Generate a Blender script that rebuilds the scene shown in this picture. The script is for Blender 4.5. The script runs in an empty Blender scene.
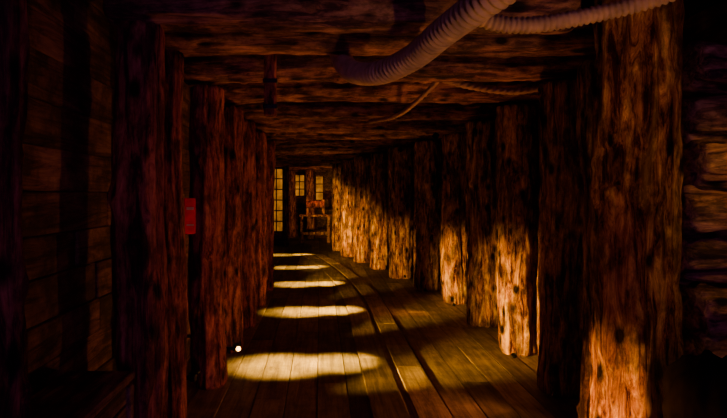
import bpy, bmesh, math, random
from mathutils import Vector, Matrix, noise
random.seed(7)
F=570.0; CX=320.0; CY=195.0; H=1.5
def P(px,py,Y): return Vector(((px-CX)*Y/F, Y, H-(py-CY)*Y/F))
scene=bpy.context.scene
# ---------------- materials ----------------
def newmat(name):
    m=bpy.data.materials.new(name); m.use_nodes=True
    nt=m.node_tree; b=nt.nodes['Principled BSDF']; return m,nt,b
def wood(name,dark,mid,light,stretch=(9,9,0.7),rough=0.75,bump=0.6,knots=True,tint=False,spec=0.3,bdist=0.02,blot=(.3,1.2)):
    m,nt,b=newmat(name); N=nt.nodes.new; L=nt.links.new
    tc=N('ShaderNodeTexCoord'); oi=N('ShaderNodeObjectInfo')
    off=N('ShaderNodeVectorMath'); off.operation='SCALE'
    cmb=N('ShaderNodeCombineXYZ')
    for i in range(3): L(oi.outputs['Random'],cmb.inputs[i])
    L(cmb.outputs[0],off.inputs[0]); off.inputs['Scale'].default_value=17.0
    add=N('ShaderNodeVectorMath'); L(tc.outputs['Object'],add.inputs[0]); L(off.outputs[0],add.inputs[1])
    src=add
    if tint:
        at=N('ShaderNodeAttribute'); at.attribute_name='rnd'
        c2=N('ShaderNodeCombineXYZ')
        for i in range(3): L(at.outputs['Fac'],c2.inputs[i])
        s2=N('ShaderNodeVectorMath'); s2.operation='SCALE'; s2.inputs['Scale'].default_value=23.0
        L(c2.outputs[0],s2.inputs[0])
        a2=N('ShaderNodeVectorMath'); L(add.outputs[0],a2.inputs[0]); L(s2.outputs[0],a2.inputs[1]); src=a2
    mp=N('ShaderNodeMapping'); mp.inputs['Scale'].default_value=stretch; L(src.outputs[0],mp.inputs[0])
    n1=N('ShaderNodeTexNoise'); n1.inputs['Scale'].default_value=2.2; n1.inputs['Detail'].default_value=10; n1.inputs['Roughness'].default_value=0.76; n1.inputs['Distortion'].default_value=0.9
    L(mp.outputs[0],n1.inputs['Vector'])
    cr=N('ShaderNodeValToRGB'); e=cr.color_ramp.elements
    e[0].position=0.41; e[0].color=(*dark,1); e[1].position=0.62; e[1].color=(*light,1)
    x=e.new(0.5); x.color=(*mid,1)
    L(n1.outputs['Fac'],cr.inputs[0])
    col=cr.outputs[0]
    n2=N('ShaderNodeTexNoise'); n2.inputs['Scale'].default_value=4.0; n2.inputs['Detail'].default_value=8; n2.inputs['Roughness'].default_value=.7
    mpb=N('ShaderNodeMapping'); mpb.inputs['Scale'].default_value=(2.4,2.4,1.1) if knots else (1,1,1); L(src.outputs[0],mpb.inputs[0])
    L(mpb.outputs[0],n2.inputs['Vector'])
    r2=N('ShaderNodeMapRange'); r2.inputs[1].default_value=0.42; r2.inputs[2].default_value=0.58; r2.inputs[3].default_value=blot[0]; r2.inputs[4].default_value=blot[1]
    L(n2.outputs['Fac'],r2.inputs[0])
    mx=N('ShaderNodeVectorMath'); mx.operation='SCALE'; L(col,mx.inputs[0]); L(r2.outputs[0],mx.inputs['Scale']); col=mx.outputs[0]
    hgt=n1.outputs['Fac']
    if knots:
        mp2=N('ShaderNodeMapping'); mp2.inputs['Scale'].default_value=(7,7,4); L(src.outputs[0],mp2.inputs[0])
        v=N('ShaderNodeTexVoronoi'); v.inputs['Scale'].default_value=1.0; L(mp2.outputs[0],v.inputs['Vector'])
        r3=N('ShaderNodeMapRange'); r3.inputs[1].default_value=0.12; r3.inputs[2].default_value=0.28; r3.inputs[3].default_value=0.05; r3.inputs[4].default_value=1.0
        L(v.outputs['Distance'],r3.inputs[0])
        m3=N('ShaderNodeVectorMath'); m3.operation='SCALE'; L(col,m3.inputs[0]); L(r3.outputs[0],m3.inputs['Scale']); col=m3.outputs[0]
    if tint:
        r4=N('ShaderNodeMapRange'); r4.inputs[3].default_value=0.5; r4.inputs[4].default_value=1.3; L(at.outputs['Fac'],r4.inputs[0])
        m4=N('ShaderNodeVectorMath'); m4.operation='SCALE'; L(col,m4.inputs[0]); L(r4.outputs[0],m4.inputs['Scale']); col=m4.outputs[0]
    L(col,b.inputs['Base Color'])
    b.inputs['Roughness'].default_value=rough
    b.inputs['Specular IOR Level'].default_value=spec
    bp=N('ShaderNodeBump'); bp.inputs['Strength'].default_value=bump; bp.inputs['Distance'].default_value=bdist
    L(hgt,bp.inputs['Height']); L(bp.outputs[0],b.inputs['Normal'])
    return m
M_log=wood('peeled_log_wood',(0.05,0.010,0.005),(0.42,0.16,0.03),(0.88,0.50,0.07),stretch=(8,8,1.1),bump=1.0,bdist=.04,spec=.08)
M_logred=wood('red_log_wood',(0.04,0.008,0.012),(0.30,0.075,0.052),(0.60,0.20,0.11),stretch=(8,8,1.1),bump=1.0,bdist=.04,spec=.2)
M_beam=wood('beam_log_wood',(0.05,0.015,0.016),(0.26,0.11,0.065),(0.54,0.27,0.13),stretch=(7,7,0.9),bump=.8)
M_floor=wood('floor_plank_wood',(0.18,0.12,0.09),(0.29,0.20,0.11),(0.42,0.30,0.14),stretch=(9,0.6,9),rough=0.65,bump=0.3,knots=False,tint=True,spec=0.18,bdist=0.006,blot=(.7,1.1))
M_track=wood('track_board_wood',(0.19,0.12,0.07),(0.35,0.23,0.12),(0.50,0.35,0.17),stretch=(9,0.6,9),rough=0.6,bump=0.3,knots=False,tint=True,spec=0.25,bdist=0.006,blot=(.7,1.1))
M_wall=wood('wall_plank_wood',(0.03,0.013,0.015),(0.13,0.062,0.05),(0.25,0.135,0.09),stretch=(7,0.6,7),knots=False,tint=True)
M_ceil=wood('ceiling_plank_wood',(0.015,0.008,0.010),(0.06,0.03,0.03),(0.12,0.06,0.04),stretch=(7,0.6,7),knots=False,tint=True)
def plain(name,col,rough=0.6,metal=0.0,em=None,es=0,spec=.3):
    m,nt,b=newmat(name); N=nt.nodes.new; L=nt.links.new
    n=N('ShaderNodeTexNoise'); n.inputs['Scale'].default_value=14; n.inputs['Detail'].default_value=6
    cr=N('ShaderNodeValToRGB'); cr.color_ramp.elements[0].position=.3; cr.color_ramp.elements[1].position=.7
    cr.color_ramp.elements[0].color=(*[c*0.55 for c in col],1); cr.color_ramp.elements[1].color=(*col,1)
    tc=N('ShaderNodeTexCoord'); L(tc.outputs['Object'],n.inputs['Vector'])
    L(n.outputs['Fac'],cr.inputs[0]); L(cr.outputs[0],b.inputs['Base Color'])
    b.inputs['Roughness'].default_value=rough; b.inputs['Metallic'].default_value=metal; b.inputs['Specular IOR Level'].default_value=spec
    if em:
        b.inputs['Emission Color'].default_value=(*em,1); b.inputs['Emission Strength'].default_value=es
        if es<1: 
            mm=N('ShaderNodeMath'); mm.operation='MULTIPLY_ADD'; n3=N('ShaderNodeTexNoise'); n3.inputs['Scale'].default_value=4
            L(tc.outputs['Object'],n3.inputs['Vector']); L(n3.outputs['Fac'],mm.inputs[0]); mm.inputs[1].default_value=es*2.6; mm.inputs[2].default_value=-es*.5; L(mm.outputs[0],b.inputs['Emission Strength'])
    return m
M_hose=plain('ribbed_canvas_hose',(0.55,0.36,0.16),0.65)
M_rope=plain('hemp_rope',(0.50,0.32,0.17),0.9)
M_iron=plain('dark_iron',(0.03,0.025,0.03),0.5,0.8)
M_red=plain('red_paint',(0.85,0.012,0.05),0.45)
M_white=plain('white_paint',(0.5,0.3,0.3),0.5)
M_glow=plain('lamp_glass',(0.9,0.6,0.2),0.3,0,(1.0,0.50,0.12),12)
M_pane=plain('lit_window_glass',(0.10,0.04,0.01),0.6,0,(1.0,0.33,0.02),0.45,spec=.05)
M_bark=plain('dark_bark',(0.06,0.03,0.025),0.9)
M_stone=plain('dark_stone',(0.012,0.007,0.008),1.0,spec=0.0)
# ---------------- mesh helpers ----------------
def finish(name,bm,mats,smooth=False,parent=None,loc=None,rot=None):
    me=bpy.data.meshes.new(name); bm.normal_update(); bm.to_mesh(me); bm.free()
    for m in (mats if isinstance(mats,list) else [mats]): me.materials.append(m)
    if smooth:
        for p in me.polygons: p.use_smooth=True
    o=bpy.data.objects.new(name,me); scene.collection.objects.link(o)
    if loc is not None: o.location=loc
    if rot is not None: o.rotation_euler=rot
    if parent: o.parent=parent
    return o
def empty(name,loc=(0,0,0)):
    e=bpy.data.objects.new(name,None); e.empty_display_size=.1; e.location=loc; scene.collection.objects.link(e); return e
def log_bm(L,r,seed,segs=48,step=0.025,taper=0.06,bend=0.02,gnarl=1.0):
    bm=bmesh.new(); n=max(6,int(L/step)); rings=[]
    kn=[(random.uniform(0,L),random.uniform(0,6.283),random.uniform(.02,.045)) for _ in range(int(L*7))]
    for i in range(n+1):
        z=L*i/n; t=i/n; ring=[]
        bx=bend*noise.noise(Vector((seed,z*0.7,1.1)))*2; by=bend*noise.noise(Vector((seed,z*0.7,9.1)))*2
        for j in range(segs):
            a=2*math.pi*j/segs; c,s=math.cos(a),math.sin(a)
            rr=r*(1-taper*(t-.5))
            rr+=r*gnarl*0.13*noise.noise(Vector((c*1.1+seed,s*1.1,z*1.1)))
            rr+=r*gnarl*0.16*noise.noise(Vector((c*3.0+seed,s*3.0,z*1.3+5)))
            rr+=r*gnarl*0.15*noise.noise(Vector((c*8+seed,s*8,z*1.8)))
            rr+=r*gnarl*0.08*noise.noise(Vector((c*5+seed,s*5,z*9)))
            for (kz,ka,ks) in kn:
                dz=(z-kz); 
                if abs(dz)<.1:
                    da=(a-ka+math.pi)%(2*math.pi)-math.pi
                    d2=(dz*dz+(da*r)**2)/(ks*ks); 
                    if d2<6: rr+=gnarl*0.022*math.exp(-d2)
            e=min(z,L-z)
            if e<0.03: rr-= (0.03-e)*0.5
            ring.append(bm.verts.new((bx+rr*c,by+rr*s,z)))
        rings.append(ring)
    for i in range(n):
        for j in range(segs):
            k=(j+1)%segs
            bm.faces.new((rings[i][j],rings[i][k],rings[i+1][k],rings[i+1][j]))
    bm.faces.new(list(reversed(rings[0]))); bm.faces.new(rings[-1])
    return bm
cnt=[0]
def post(name,x,y,r,h=2.35,mat=None,z0=0.0,**k):
    cnt[0]+=1
    return finish(name,log_bm(h,r,cnt[0]*3.7,**k),mat or M_log,True,loc=(x,y,z0),rot=(0,0,random.uniform(0,6)))
def beam(name,p0,p1,r,mat=None,**k):
    cnt[0]+=1
    p0=Vector(p0);p1=Vector(p1);d=p1-p0
    o=finish(name,log_bm(d.length,r,cnt[0]*3.7,**k),mat or M_beam,True,loc=p0)
    o.rotation_mode='QUATERNION'; o.rotation_quaternion=d.to_track_quat('Z','Y')
    return o
def box(bm,c,s,rnd=None,mi=0,rotz=0.0,bev=0.0,rot=None):
    mat=Matrix.Translation(Vector(c))@(rot if rot is not None else Matrix.Rotation(rotz,4,'Z'))@Matrix.Diagonal((*s,1))
    g=bmesh.ops.create_cube(bm,size=1.0,matrix=mat)
    fs=set(f for v in g['verts'] for f in v.link_faces)
    if bev>0:
        es=list(set(e for f in fs for e in f.edges))
        r=bmesh.ops.bevel(bm,geom=es,offset=bev,segments=1,affect='EDGES')
        fs=set(f for v in r['verts'] for f in v.link_faces)|set(f for f in fs if f.is_valid)
    lay=bm.faces.layers.float.get('rnd') or bm.faces.layers.float.new('rnd')
    v=random.random() if rnd is None else rnd
    for f in fs:
        if f.is_valid: f[lay]=v; f.material_index=mi
def nb():
    bm=bmesh.new(); bm.faces.layers.float.new('rnd'); return bm
def tube(pts,rfun,segs=16,step=0.008):
    pts=[Vector(p) for p in pts]; P_=[pts[0]*2-pts[1]]+pts+[pts[-1]*2-pts[-2]]
    s=[]
    for i in range(1,len(P_)-2):
        n=max(4,int((P_[i+1]-P_[i]).length/step))
        for k in range(n):
            t=k/n; a,b,c,d=P_[i-1],P_[i],P_[i+1],P_[i+2]
            s.append(0.5*((2*b)+(c-a)*t+(2*a-5*b+4*c-d)*t*t+(3*b-a-3*c+d)*t**3))
    s.append(pts[-1])
    bm=bmesh.new(); rings=[]; dist=0; up=Vector((0.13,0.2,1)).normalized()
    for i,p in enumerate(s):
        if i: dist+=(p-s[i-1]).length
        tg=(s[min(i+1,len(s)-1)]-s[max(i-1,0)]).normalized()
        u=(up-tg*up.dot(tg)).normalized(); w=tg.cross(u); up=u
        ring=[]
        for j in range(segs):
            a=2*math.pi*j/segs; r=rfun(dist,a)
            ring.append(bm.verts.new(p+u*math.cos(a)*r+w*math.sin(a)*r))
        rings.append(ring)
    for i in range(len(rings)-1):
        for j in range(segs):
            k=(j+1)%segs; bm.faces.new((rings[i][j],rings[i][k],rings[i+1][k],rings[i+1][j]))
    bm.faces.new(list(reversed(rings[0]))); bm.faces.new(rings[-1])
    return bm
# ---------------- posts, right side ----------------
RP=[(637,2.85,.190),(563,4.35,.160),(517,5.45,.172),(483,6.6,.18),(456,8.0,.185),(428,9.05,.20),(401,10.35,.215),(380,11.55,.17),(363,12.75,.185),(348,13.95,.17),(338,15.4,.15)]
RX=[]
for i,(px,Y,r) in enumerate(RP):
    x=(px-CX)/F*Y; RX.append((Y,x)); post('log_post',x,Y,r,h=2.35 if i else 2.6, taper=.02)
def xr(Y):
    if Y<=RX[1][0]: return 1.84
    for (a,b),(c,d) in zip(RX,RX[1:]):
        if a<=Y<=c: return b+(d-b)*(Y-a)/(c-a)
    return RX[-1][1]-(Y-RX[-1][0])*0.3
post('log_post',1.80,3.62,.12); post('log_post',2.08,4.75,.14); post('log_post',2.12,5.1,.15)
for Y in (6.05,7.3,8.5,9.7,10.95,12.15,13.35): post('log_post',xr(Y)+.16,Y,.15)
# left
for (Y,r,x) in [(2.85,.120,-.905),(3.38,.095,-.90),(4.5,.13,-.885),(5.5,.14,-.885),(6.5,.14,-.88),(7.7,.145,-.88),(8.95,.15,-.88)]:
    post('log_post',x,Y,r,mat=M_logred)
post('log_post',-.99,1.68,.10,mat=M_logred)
# ---------------- ceiling beams ----------------
bys=[1.9,2.95,3.6,4.4,5.45,6.6,7.75,9.0,10.35,11.55,12.75,13.95,15.4]
for i,Y in enumerate(bys):
    x1=xr(Y)+.28; x0=x1-(3.2 if Y<9.5 else 4.2)
    if i==1: x1=1.34
    z=2.50+random.uniform(-.02,.03)
    beam('ceiling_log_beam',(x0,Y+random.uniform(-.08,.08),z),(x1,Y+random.uniform(-.08,.08),z+random.uniform(-.03,.03)),random.uniform(.105,.14))
for i in range(len(bys)-1):
    Y=(bys[i]+bys[i+1])/2; x1=xr(Y)+.25
    if i in (1,2,3): continue
    beam('ceiling_log_beam',(x1-3.2,Y,2.60),(x1,Y+.05,2.61),.085)
# ---------------- shell ----------------
YF=21.0
bm=nb()
w=0.23; x=-6.0
while x<3.4:
    y=-3+random.uniform(-1.5,0)
    while y<YF:
        l=random.uniform(2.2,3.6)
        box(bm,(x+w/2,y+l/2,-0.03+random.uniform(-.002,.002)),(w-.006,l-.008,.06),bev=.003)
        y+=l
    x+=w
finish('floor',bm,M_floor)
bm=nb(); box(bm,(-1.3,9,-.12),(9.6,25,.08)); finish('ground_earth',bm,M_bark)
def trackx(Y,o):
    c=0 if Y<7.5 else -0.028*(Y-7.5)**1.75
    return o+c
bm=nb()
for o,wd in ((0.48,.25),(0.77,.22)):
    Y=1.0+random.random()
    while Y<14:
        l=random.uniform(1.6,2.4) if Y<7 else 1.0
        xa,xb=trackx(Y,o),trackx(Y+l,o)
        box(bm,((xa+xb)/2,Y+l/2,.007),(wd,l*1.0,.014),bev=.004,rotz=-math.atan2(xb-xa,l))
        Y+=l+.006
finish('floor_walk_boards',bm,M_track)
bm=nb(); w=.26; x=-6.0
while x<3.4:
    y=-3+random.uniform(-1.5,0)
    while y<YF:
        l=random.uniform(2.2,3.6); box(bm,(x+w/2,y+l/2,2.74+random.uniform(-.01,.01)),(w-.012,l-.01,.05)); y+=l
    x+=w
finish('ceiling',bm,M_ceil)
bm=nb(); box(bm,(-1.3,9,2.84),(9.6,25,.1)); finish('ceiling_earth',bm,M_bark)
bm=nb(); box(bm,(-1.6,21.1,1.36),(9.4,.2,2.9)); box(bm,(2.9,9,1.36),(.2,24,2.9)); box(bm,(-6.15,15.2,1.36),(.15,12,2.9)); box(bm,(-3.7,9.15,1.36),(4.8,.08,2.8)); box(bm,(-1.29,3.1,1.36),(.08,12.1,2.8)); finish('light_block_backing',bm,M_bark)  # unseen boxes added to block world light leaking through plank gaps
def plankwall(name,poly,mat,bh=.2,th=.05,h=2.72):
    bm=nb()
    z=0.0
    while z<h-.02:
        hh=min(bh*random.uniform(.85,1.1),h-z)
        for (a,b) in zip(poly,poly[1:]):
            a=Vector(a);b=Vector(b);d=b-a; L=d.length; ang=math.atan2(d.y,d.x)-math.pi/2
            n=max(1,round(L/2.2)); cuts=[0]+[L*(k+random.uniform(-.2,.2))/n for k in range(1,n)]+[L]
            for s0,s1 in zip(cuts,cuts[1:]):
                c=a+d.normalized()*((s0+s1)/2)
                off=random.uniform(-.012,.012)
                nrm=Vector((-d.y,d.x)).normalized()*off
                box(bm,(c.x+nrm.x,c.y+nrm.y,z+hh/2),(th,s1-s0-.006,hh-.004),rotz=ang,bev=.005)
        z+=hh
    return finish(name,bm,mat)
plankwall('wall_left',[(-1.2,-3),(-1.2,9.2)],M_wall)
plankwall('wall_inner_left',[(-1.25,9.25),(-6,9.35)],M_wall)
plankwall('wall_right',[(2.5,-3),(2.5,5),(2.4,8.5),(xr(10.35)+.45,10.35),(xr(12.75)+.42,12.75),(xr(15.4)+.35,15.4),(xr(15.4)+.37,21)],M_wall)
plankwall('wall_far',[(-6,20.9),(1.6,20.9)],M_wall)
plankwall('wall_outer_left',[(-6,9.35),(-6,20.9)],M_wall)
# ---------------- left chest ----------------
e=empty('wooden_chest',(-1.0,2.26,0))
bm=nb()
for z in (.12,.30,.48,.615):
    hh=.17 if z<.6 else .08
    box(bm,(.13,0,z),(.025,.62,hh),bev=.004)
    box(bm,(0,.31,z),(.26,.025,hh),bev=.004); box(bm,(0,-.31,z),(.26,.025,hh),bev=.004); box(bm,(-.13,0,z),(.025,.62,hh),bev=.004)
for xx in(-.12,.135):
    for yy in (-.29,.29): box(bm,(xx,yy,.33),(.05,.05,.64),bev=.005)
finish('side_planks',bm,M_wall,parent=e)
bm=nb(); 
box(bm,(0,0,.68),(.31,.69,.035),bev=.006)
finish('lid',bm,M_wall,parent=e)
# ---------------- hoses, ropes ----------------
rib=lambda r,p,a_:(lambda d,a:r*(1+a_*abs(math.sin(math.pi*d/p))-a_*.5))
finish('ribbed_ventilation_hose',tube([P(540,-38,2.15),P(508,-14,2.25),P(476,8,2.4),P(444,32,2.65),P(412,58,3.0),P(378,73,3.3),P(350,70,3.6),P(338,48,3.85),P(334,15,3.95)],rib(.060,.036,.34),20,.0055),M_hose,True)
finish('ribbed_cable_hose',tube([P(462,-8,2.70),P(476,14,2.70),P(500,24,2.70),P(540,24,2.68),P(600,13,2.62),P(660,-3,2.5),P(720,-28,2.4)],rib(.036,.026,.3),16,.0055),M_hose,True)
twist=lambda r:(lambda d,a:r*(1+.18*math.cos(3*a+d*110)))
finish('hemp_rope',tube([P(395,60,4.95),P(440,78,4.95),P(480,88,4.95),P(520,91,4.95),P(555,84,4.95)],twist(.028),18,.008),M_rope,True)
finish('hanging_cable',tube([P(449,60,4.75),P(440,78,4.85),P(415,103,5.15),P(396,116,5.6),P(370,122,6.1)],twist(.02),12,.01),M_rope,True)
e=empty('hanging_timber',(-.35,4.02,0))
bm=nb(); box(bm,(0,0,2.38),(.085,.07,.66),bev=.012); finish('strut',bm,M_logred,parent=e)
bm=nb(); box(bm,(0,0,2.12),(.10,.085,.03),bev=.004); box(bm,(0,0,2.3),(.10,.085,.03),bev=.004)
finish('iron_straps',bm,M_iron,parent=e)
# ---------------- red sign ----------------
e=empty('red_warning_sign',(-.870,3.80,1.36)); e.rotation_euler=(0,0,math.radians(35))
bm=nb(); box(bm,(0,0,0),(.08,.02,.24),bev=.004); finish('board',bm,M_red,parent=e)
bm=nb(); box(bm,(0,-.012,.05),(.05,.004,.02)); box(bm,(0,-.012,-.06),(.05,.004,.012)); finish('lettering_band',bm,M_white,parent=e)
bm=nb(); box(bm,(-.14,.03,0),(.26,.03,.04),bev=.003); finish('bracket',bm,M_iron,parent=e)
# ---------------- crib of stacked logs on the right ----------------
z=.14
while z<2.3:
    beam('crib_log',(1.98+random.uniform(-.07,.04),3.05+random.uniform(-.04,.04),z),(2.40,3.08,z),.125,mat=M_beam,gnarl=1.6,taper=.02)
    z+=.255
def boulder(loc,s,seed):
    bm=bmesh.new(); bmesh.ops.create_icosphere(bm,subdivisions=5,radius=1)
    for v in bm.verts:
        n=v.co.normalized(); d=1+.28*noise.noise(n*1.2+Vector((seed,0,0)))+.12*noise.noise(n*3+Vector((seed,3,0)))+.04*noise.noise(n*9)
        v.co=Vector((n.x*s[0],n.y*s[1],n.z*s[2]))*d
    mz=min(v.co.z for v in bm.verts)
    for v in bm.verts: v.co.z-=mz
    finish('boulder',bm,M_stone,True,loc=loc)
boulder((1.70,2.42,0),(.24,.20,.40),2.3)
boulder((2.14,2.4,0),(.2,.2,.26),7.1)
# ---------------- lamps ----------------
GOLD=(1.0,0.54,0.035); ORG=(1.0,0.32,0.09); ROSE=(1.0,0.46,0.20)
def spot(name,loc,tgt,power,ang,blend,col,size,parent,sx=1.0):
    l=bpy.data.lights.new(name,'SPOT'); l.energy=power; l.spot_size=math.radians(ang); l.spot_blend=blend; l.color=col; l.shadow_soft_size=size
    o=bpy.data.objects.new(name,l); scene.collection.objects.link(o); o.location=loc
    o.rotation_mode='QUATERNION'; o.rotation_quaternion=(Vector(tgt)-Vector(loc)).to_track_quat('-Z','Y')
    if parent: o.parent=parent; o.matrix_parent_inverse=parent.matrix_world.inverted()
    return o
def can(name,loc,tgt,rad=.04):
    e=empty(name,(0,0,0)); loc=Vector(loc); d=(Vector(tgt)-loc).normalized()
    q=d.to_track_quat('-Z','Y').to_matrix().to_4x4()
    bm=bmesh.new(); ln=rad*1.8
    bmesh.ops.create_cone(bm,cap_ends=False,segments=24,radius1=rad*1.15,radius2=rad,depth=ln,matrix=Matrix.Translation(loc-d*ln/2)@q)
    bmesh.ops.create_circle(bm,cap_ends=True,segments=24,radius=rad,matrix=Matrix.Translation(loc-d*ln)@q)
    finish('housing',bm,M_iron,parent=e)
    return e
pools=[(5.05,-.06,4600,17),(7.35,-.02,3900,16),(9.6,-.16,2800,15.5),(11.8,-.38,2500,15),(14.3,-.70,2500,15)]
for Y,x,p,a in pools:
    loc=(x+1.5,Y+.02,2.24)
    e=can('ceiling_spotlight',loc,(x,Y,0),.035)
    spot('beam_light',loc,(x-.24,Y-.03,0),p*.85,a,1,(1,.60,.06),.05,e)
    spot('beam_light_b',loc,(x+.26,Y+.05,0),p*.9,a*.9,1,(1,.60,.06),.05,e)
def walllamp(loc,tgt,power,ang,glow=False,bl=1.0,col=GOLD):
    e=empty('wall_lamp',(0,0,0)); x,y,z=loc
    bm=nb(); box(bm,(x-.035,y,z),(.04,.05,.05),bev=.008); box(bm,(x-.025,y,z+.032),(.06,.06,.01),bev=.003); box(bm,(x-.2,y,z),(.32,.025,.025)); finish('housing',bm,M_iron,parent=e)
    if glow:
        bm=bmesh.new(); bmesh.ops.create_uvsphere(bm,u_segments=16,v_segments=10,radius=.020,matrix=Matrix.Translation((x-.006,y-.02,z))); finish('bulb',bm,M_glow,True,parent=e)
    spot('lamp_light',(x+.03,y,z),tgt,power,ang,bl,col,.03,e)
walllamp((-.70,4.95,.17),(1.97,5.6,.4),60,40,True)
walllamp((-.80,3.75,.3),(1.93,5.5,.36),1450,34)
walllamp((-.80,4.85,.3),(1.9,7.8,.36),1950,23)
walllamp((-.80,6.85,.3),(1.5,10.2,.36),650,24)
walllamp((-.80,8.1,.3),(1.0,12.2,.45),1250,31)
walllamp((-.72,9.25,.35),(.6,14.6,.7),2300,29)
walllamp((-.70,2.68,.25),(1.55,2.85,.14),880,42,col=(1,.42,.03))
def fillspot(loc,tgt,power,ang,col,name='fill_spotlight',rad=.018):  # invented fill light in a small can, added to brighten dark areas
    e=can(name,loc,tgt,rad); spot('lamp_light',loc,tgt,power,ang,1.0,col,.05,e)
fillspot((1.62,3.95,.12),(-.85,4.2,1.2),90,95,ORG)  # added low fills at the post feet, for left posts and ceiling beams
fillspot((1.68,7.2,.12),(-.85,7.4,1.2),90,95,ORG)
fillspot((1.68,4.95,.12),(.6,4.6,2.5),90,80,ORG)
fillspot((1.45,9.75,.12),(.2,8.0,2.5),80,90,ORG)
fillspot((.8,13.4,.12),(-.2,12.0,2.5),80,90,ORG)
fillspot((1.35,1.5,.9),(.95,2.8,2.3),46,68,ROSE)  # added fill so the hoses and near post top don't go black
fillspot((.2,1.3,.3),(1.5,3.0,1.6),9,60,ORG)
fillspot((-.78,2.0,2.25),(-1.2,2.75,.8),1.8,110,ORG)  # added soft fill on the left plank wall
fillspot((2.25,2.3,1.9),(2.0,3.0,1.3),11,100,GOLD)
# ---------------- far end ----------------
def window(name,cx,cy,cz,w,h,nx,nz,mat):
    e=empty(name,(cx,cy,cz)); bm=nb()
    for i in range(nx+1): box(bm,(-w/2+w*i/nx,-.03,0),(.06 if i in(0,nx) else .035,.06,h+.06),bev=.005)
    for i in range(nz+1): box(bm,(0,-.03,-h/2+h*i/nz),(w+.06,.055,.06 if i in(0,nz) else .035),bev=.005)
    finish('frame',bm,M_wall,parent=e)
    bm=nb(); box(bm,(0,0,0),(w,.02,h)); finish('glass',bm,mat,parent=e)
window('window_1',-1.30,17.0,1.35,.42,1.9,2,6,M_pane)
window('window_2',-.75,20.8,1.85,.4,.8,2,3,M_pane)
window('window_3',-.02,20.8,1.75,.3,.9,1,3,M_pane)
bm=nb()
for i in range(13): box(bm,(-2.9+.0,17.06,.1+i*.205),(2.7,.05,.2),bev=.004)
for i in range(13):
    if i in(0,1,12): box(bm,(-1.3,17.06,.1+i*.205),(.5,.05,.2),bev=.004)
finish('wall_partition',bm,M_wall)
post('log_post',-1.0,16.85,.07); post('log_post',-.33,19.5,.13); post('log_post',-1.0,20.3,.13)
beam('ceiling_log_beam',(-3.5,17.2,2.5),(1.0,17.2,2.5),.15); beam('ceiling_log_beam',(-3.5,19.3,2.5),(1.0,19.3,2.5),.15)
e=empty('wooden_winch_table',(-.15,18.0,0)); bm=nb()
box(bm,(0,0,.85),(1.0,.5,.06),bev=.01)
for xx in(-.42,.42):
    for yy in(-.2,.2): box(bm,(xx,yy,.42),(.09,.09,.82),bev=.01)
box(bm,(0,-.2,.3),(.85,.05,.08)); 
for xx in(-.25,.25): box(bm,(xx,0,1.1),(.08,.1,.5),bev=.01)
finish('frame',bm,M_log,parent=e)
bm=bmesh.new(); bmesh.ops.create_cone(bm,cap_ends=True,segments=24,radius1=.12,radius2=.12,depth=.56,matrix=Matrix.Translation((0,0,1.2))@Matrix.Rotation(math.pi/2,4,'Y')); finish('drum',bm,M_logred,parent=e)
fillspot((.2,16.8,2.2),(-.5,20.0,1.0),100,90,(1,.32,.09))  # added fill to brighten the far end
# ---------------- world & camera ----------------
w=bpy.data.worlds.new('dim_world'); scene.world=w; w.use_nodes=True
w.node_tree.nodes['Background'].inputs[0].default_value=(0.20,0.07,0.40,1); w.node_tree.nodes['Background'].inputs[1].default_value=3.2
cam=bpy.data.cameras.new('camera'); co=bpy.data.objects.new('camera',cam); scene.collection.objects.link(co)
co.location=(0,0,H); co.rotation_euler=(math.pi/2,0,0)
cam.sensor_fit='HORIZONTAL'; cam.sensor_width=36; cam.lens=36*F/727; cam.shift_x=(363.5-CX)/727; cam.shift_y=-(209-CY)/727
cam.clip_start=.05
scene.camera=co
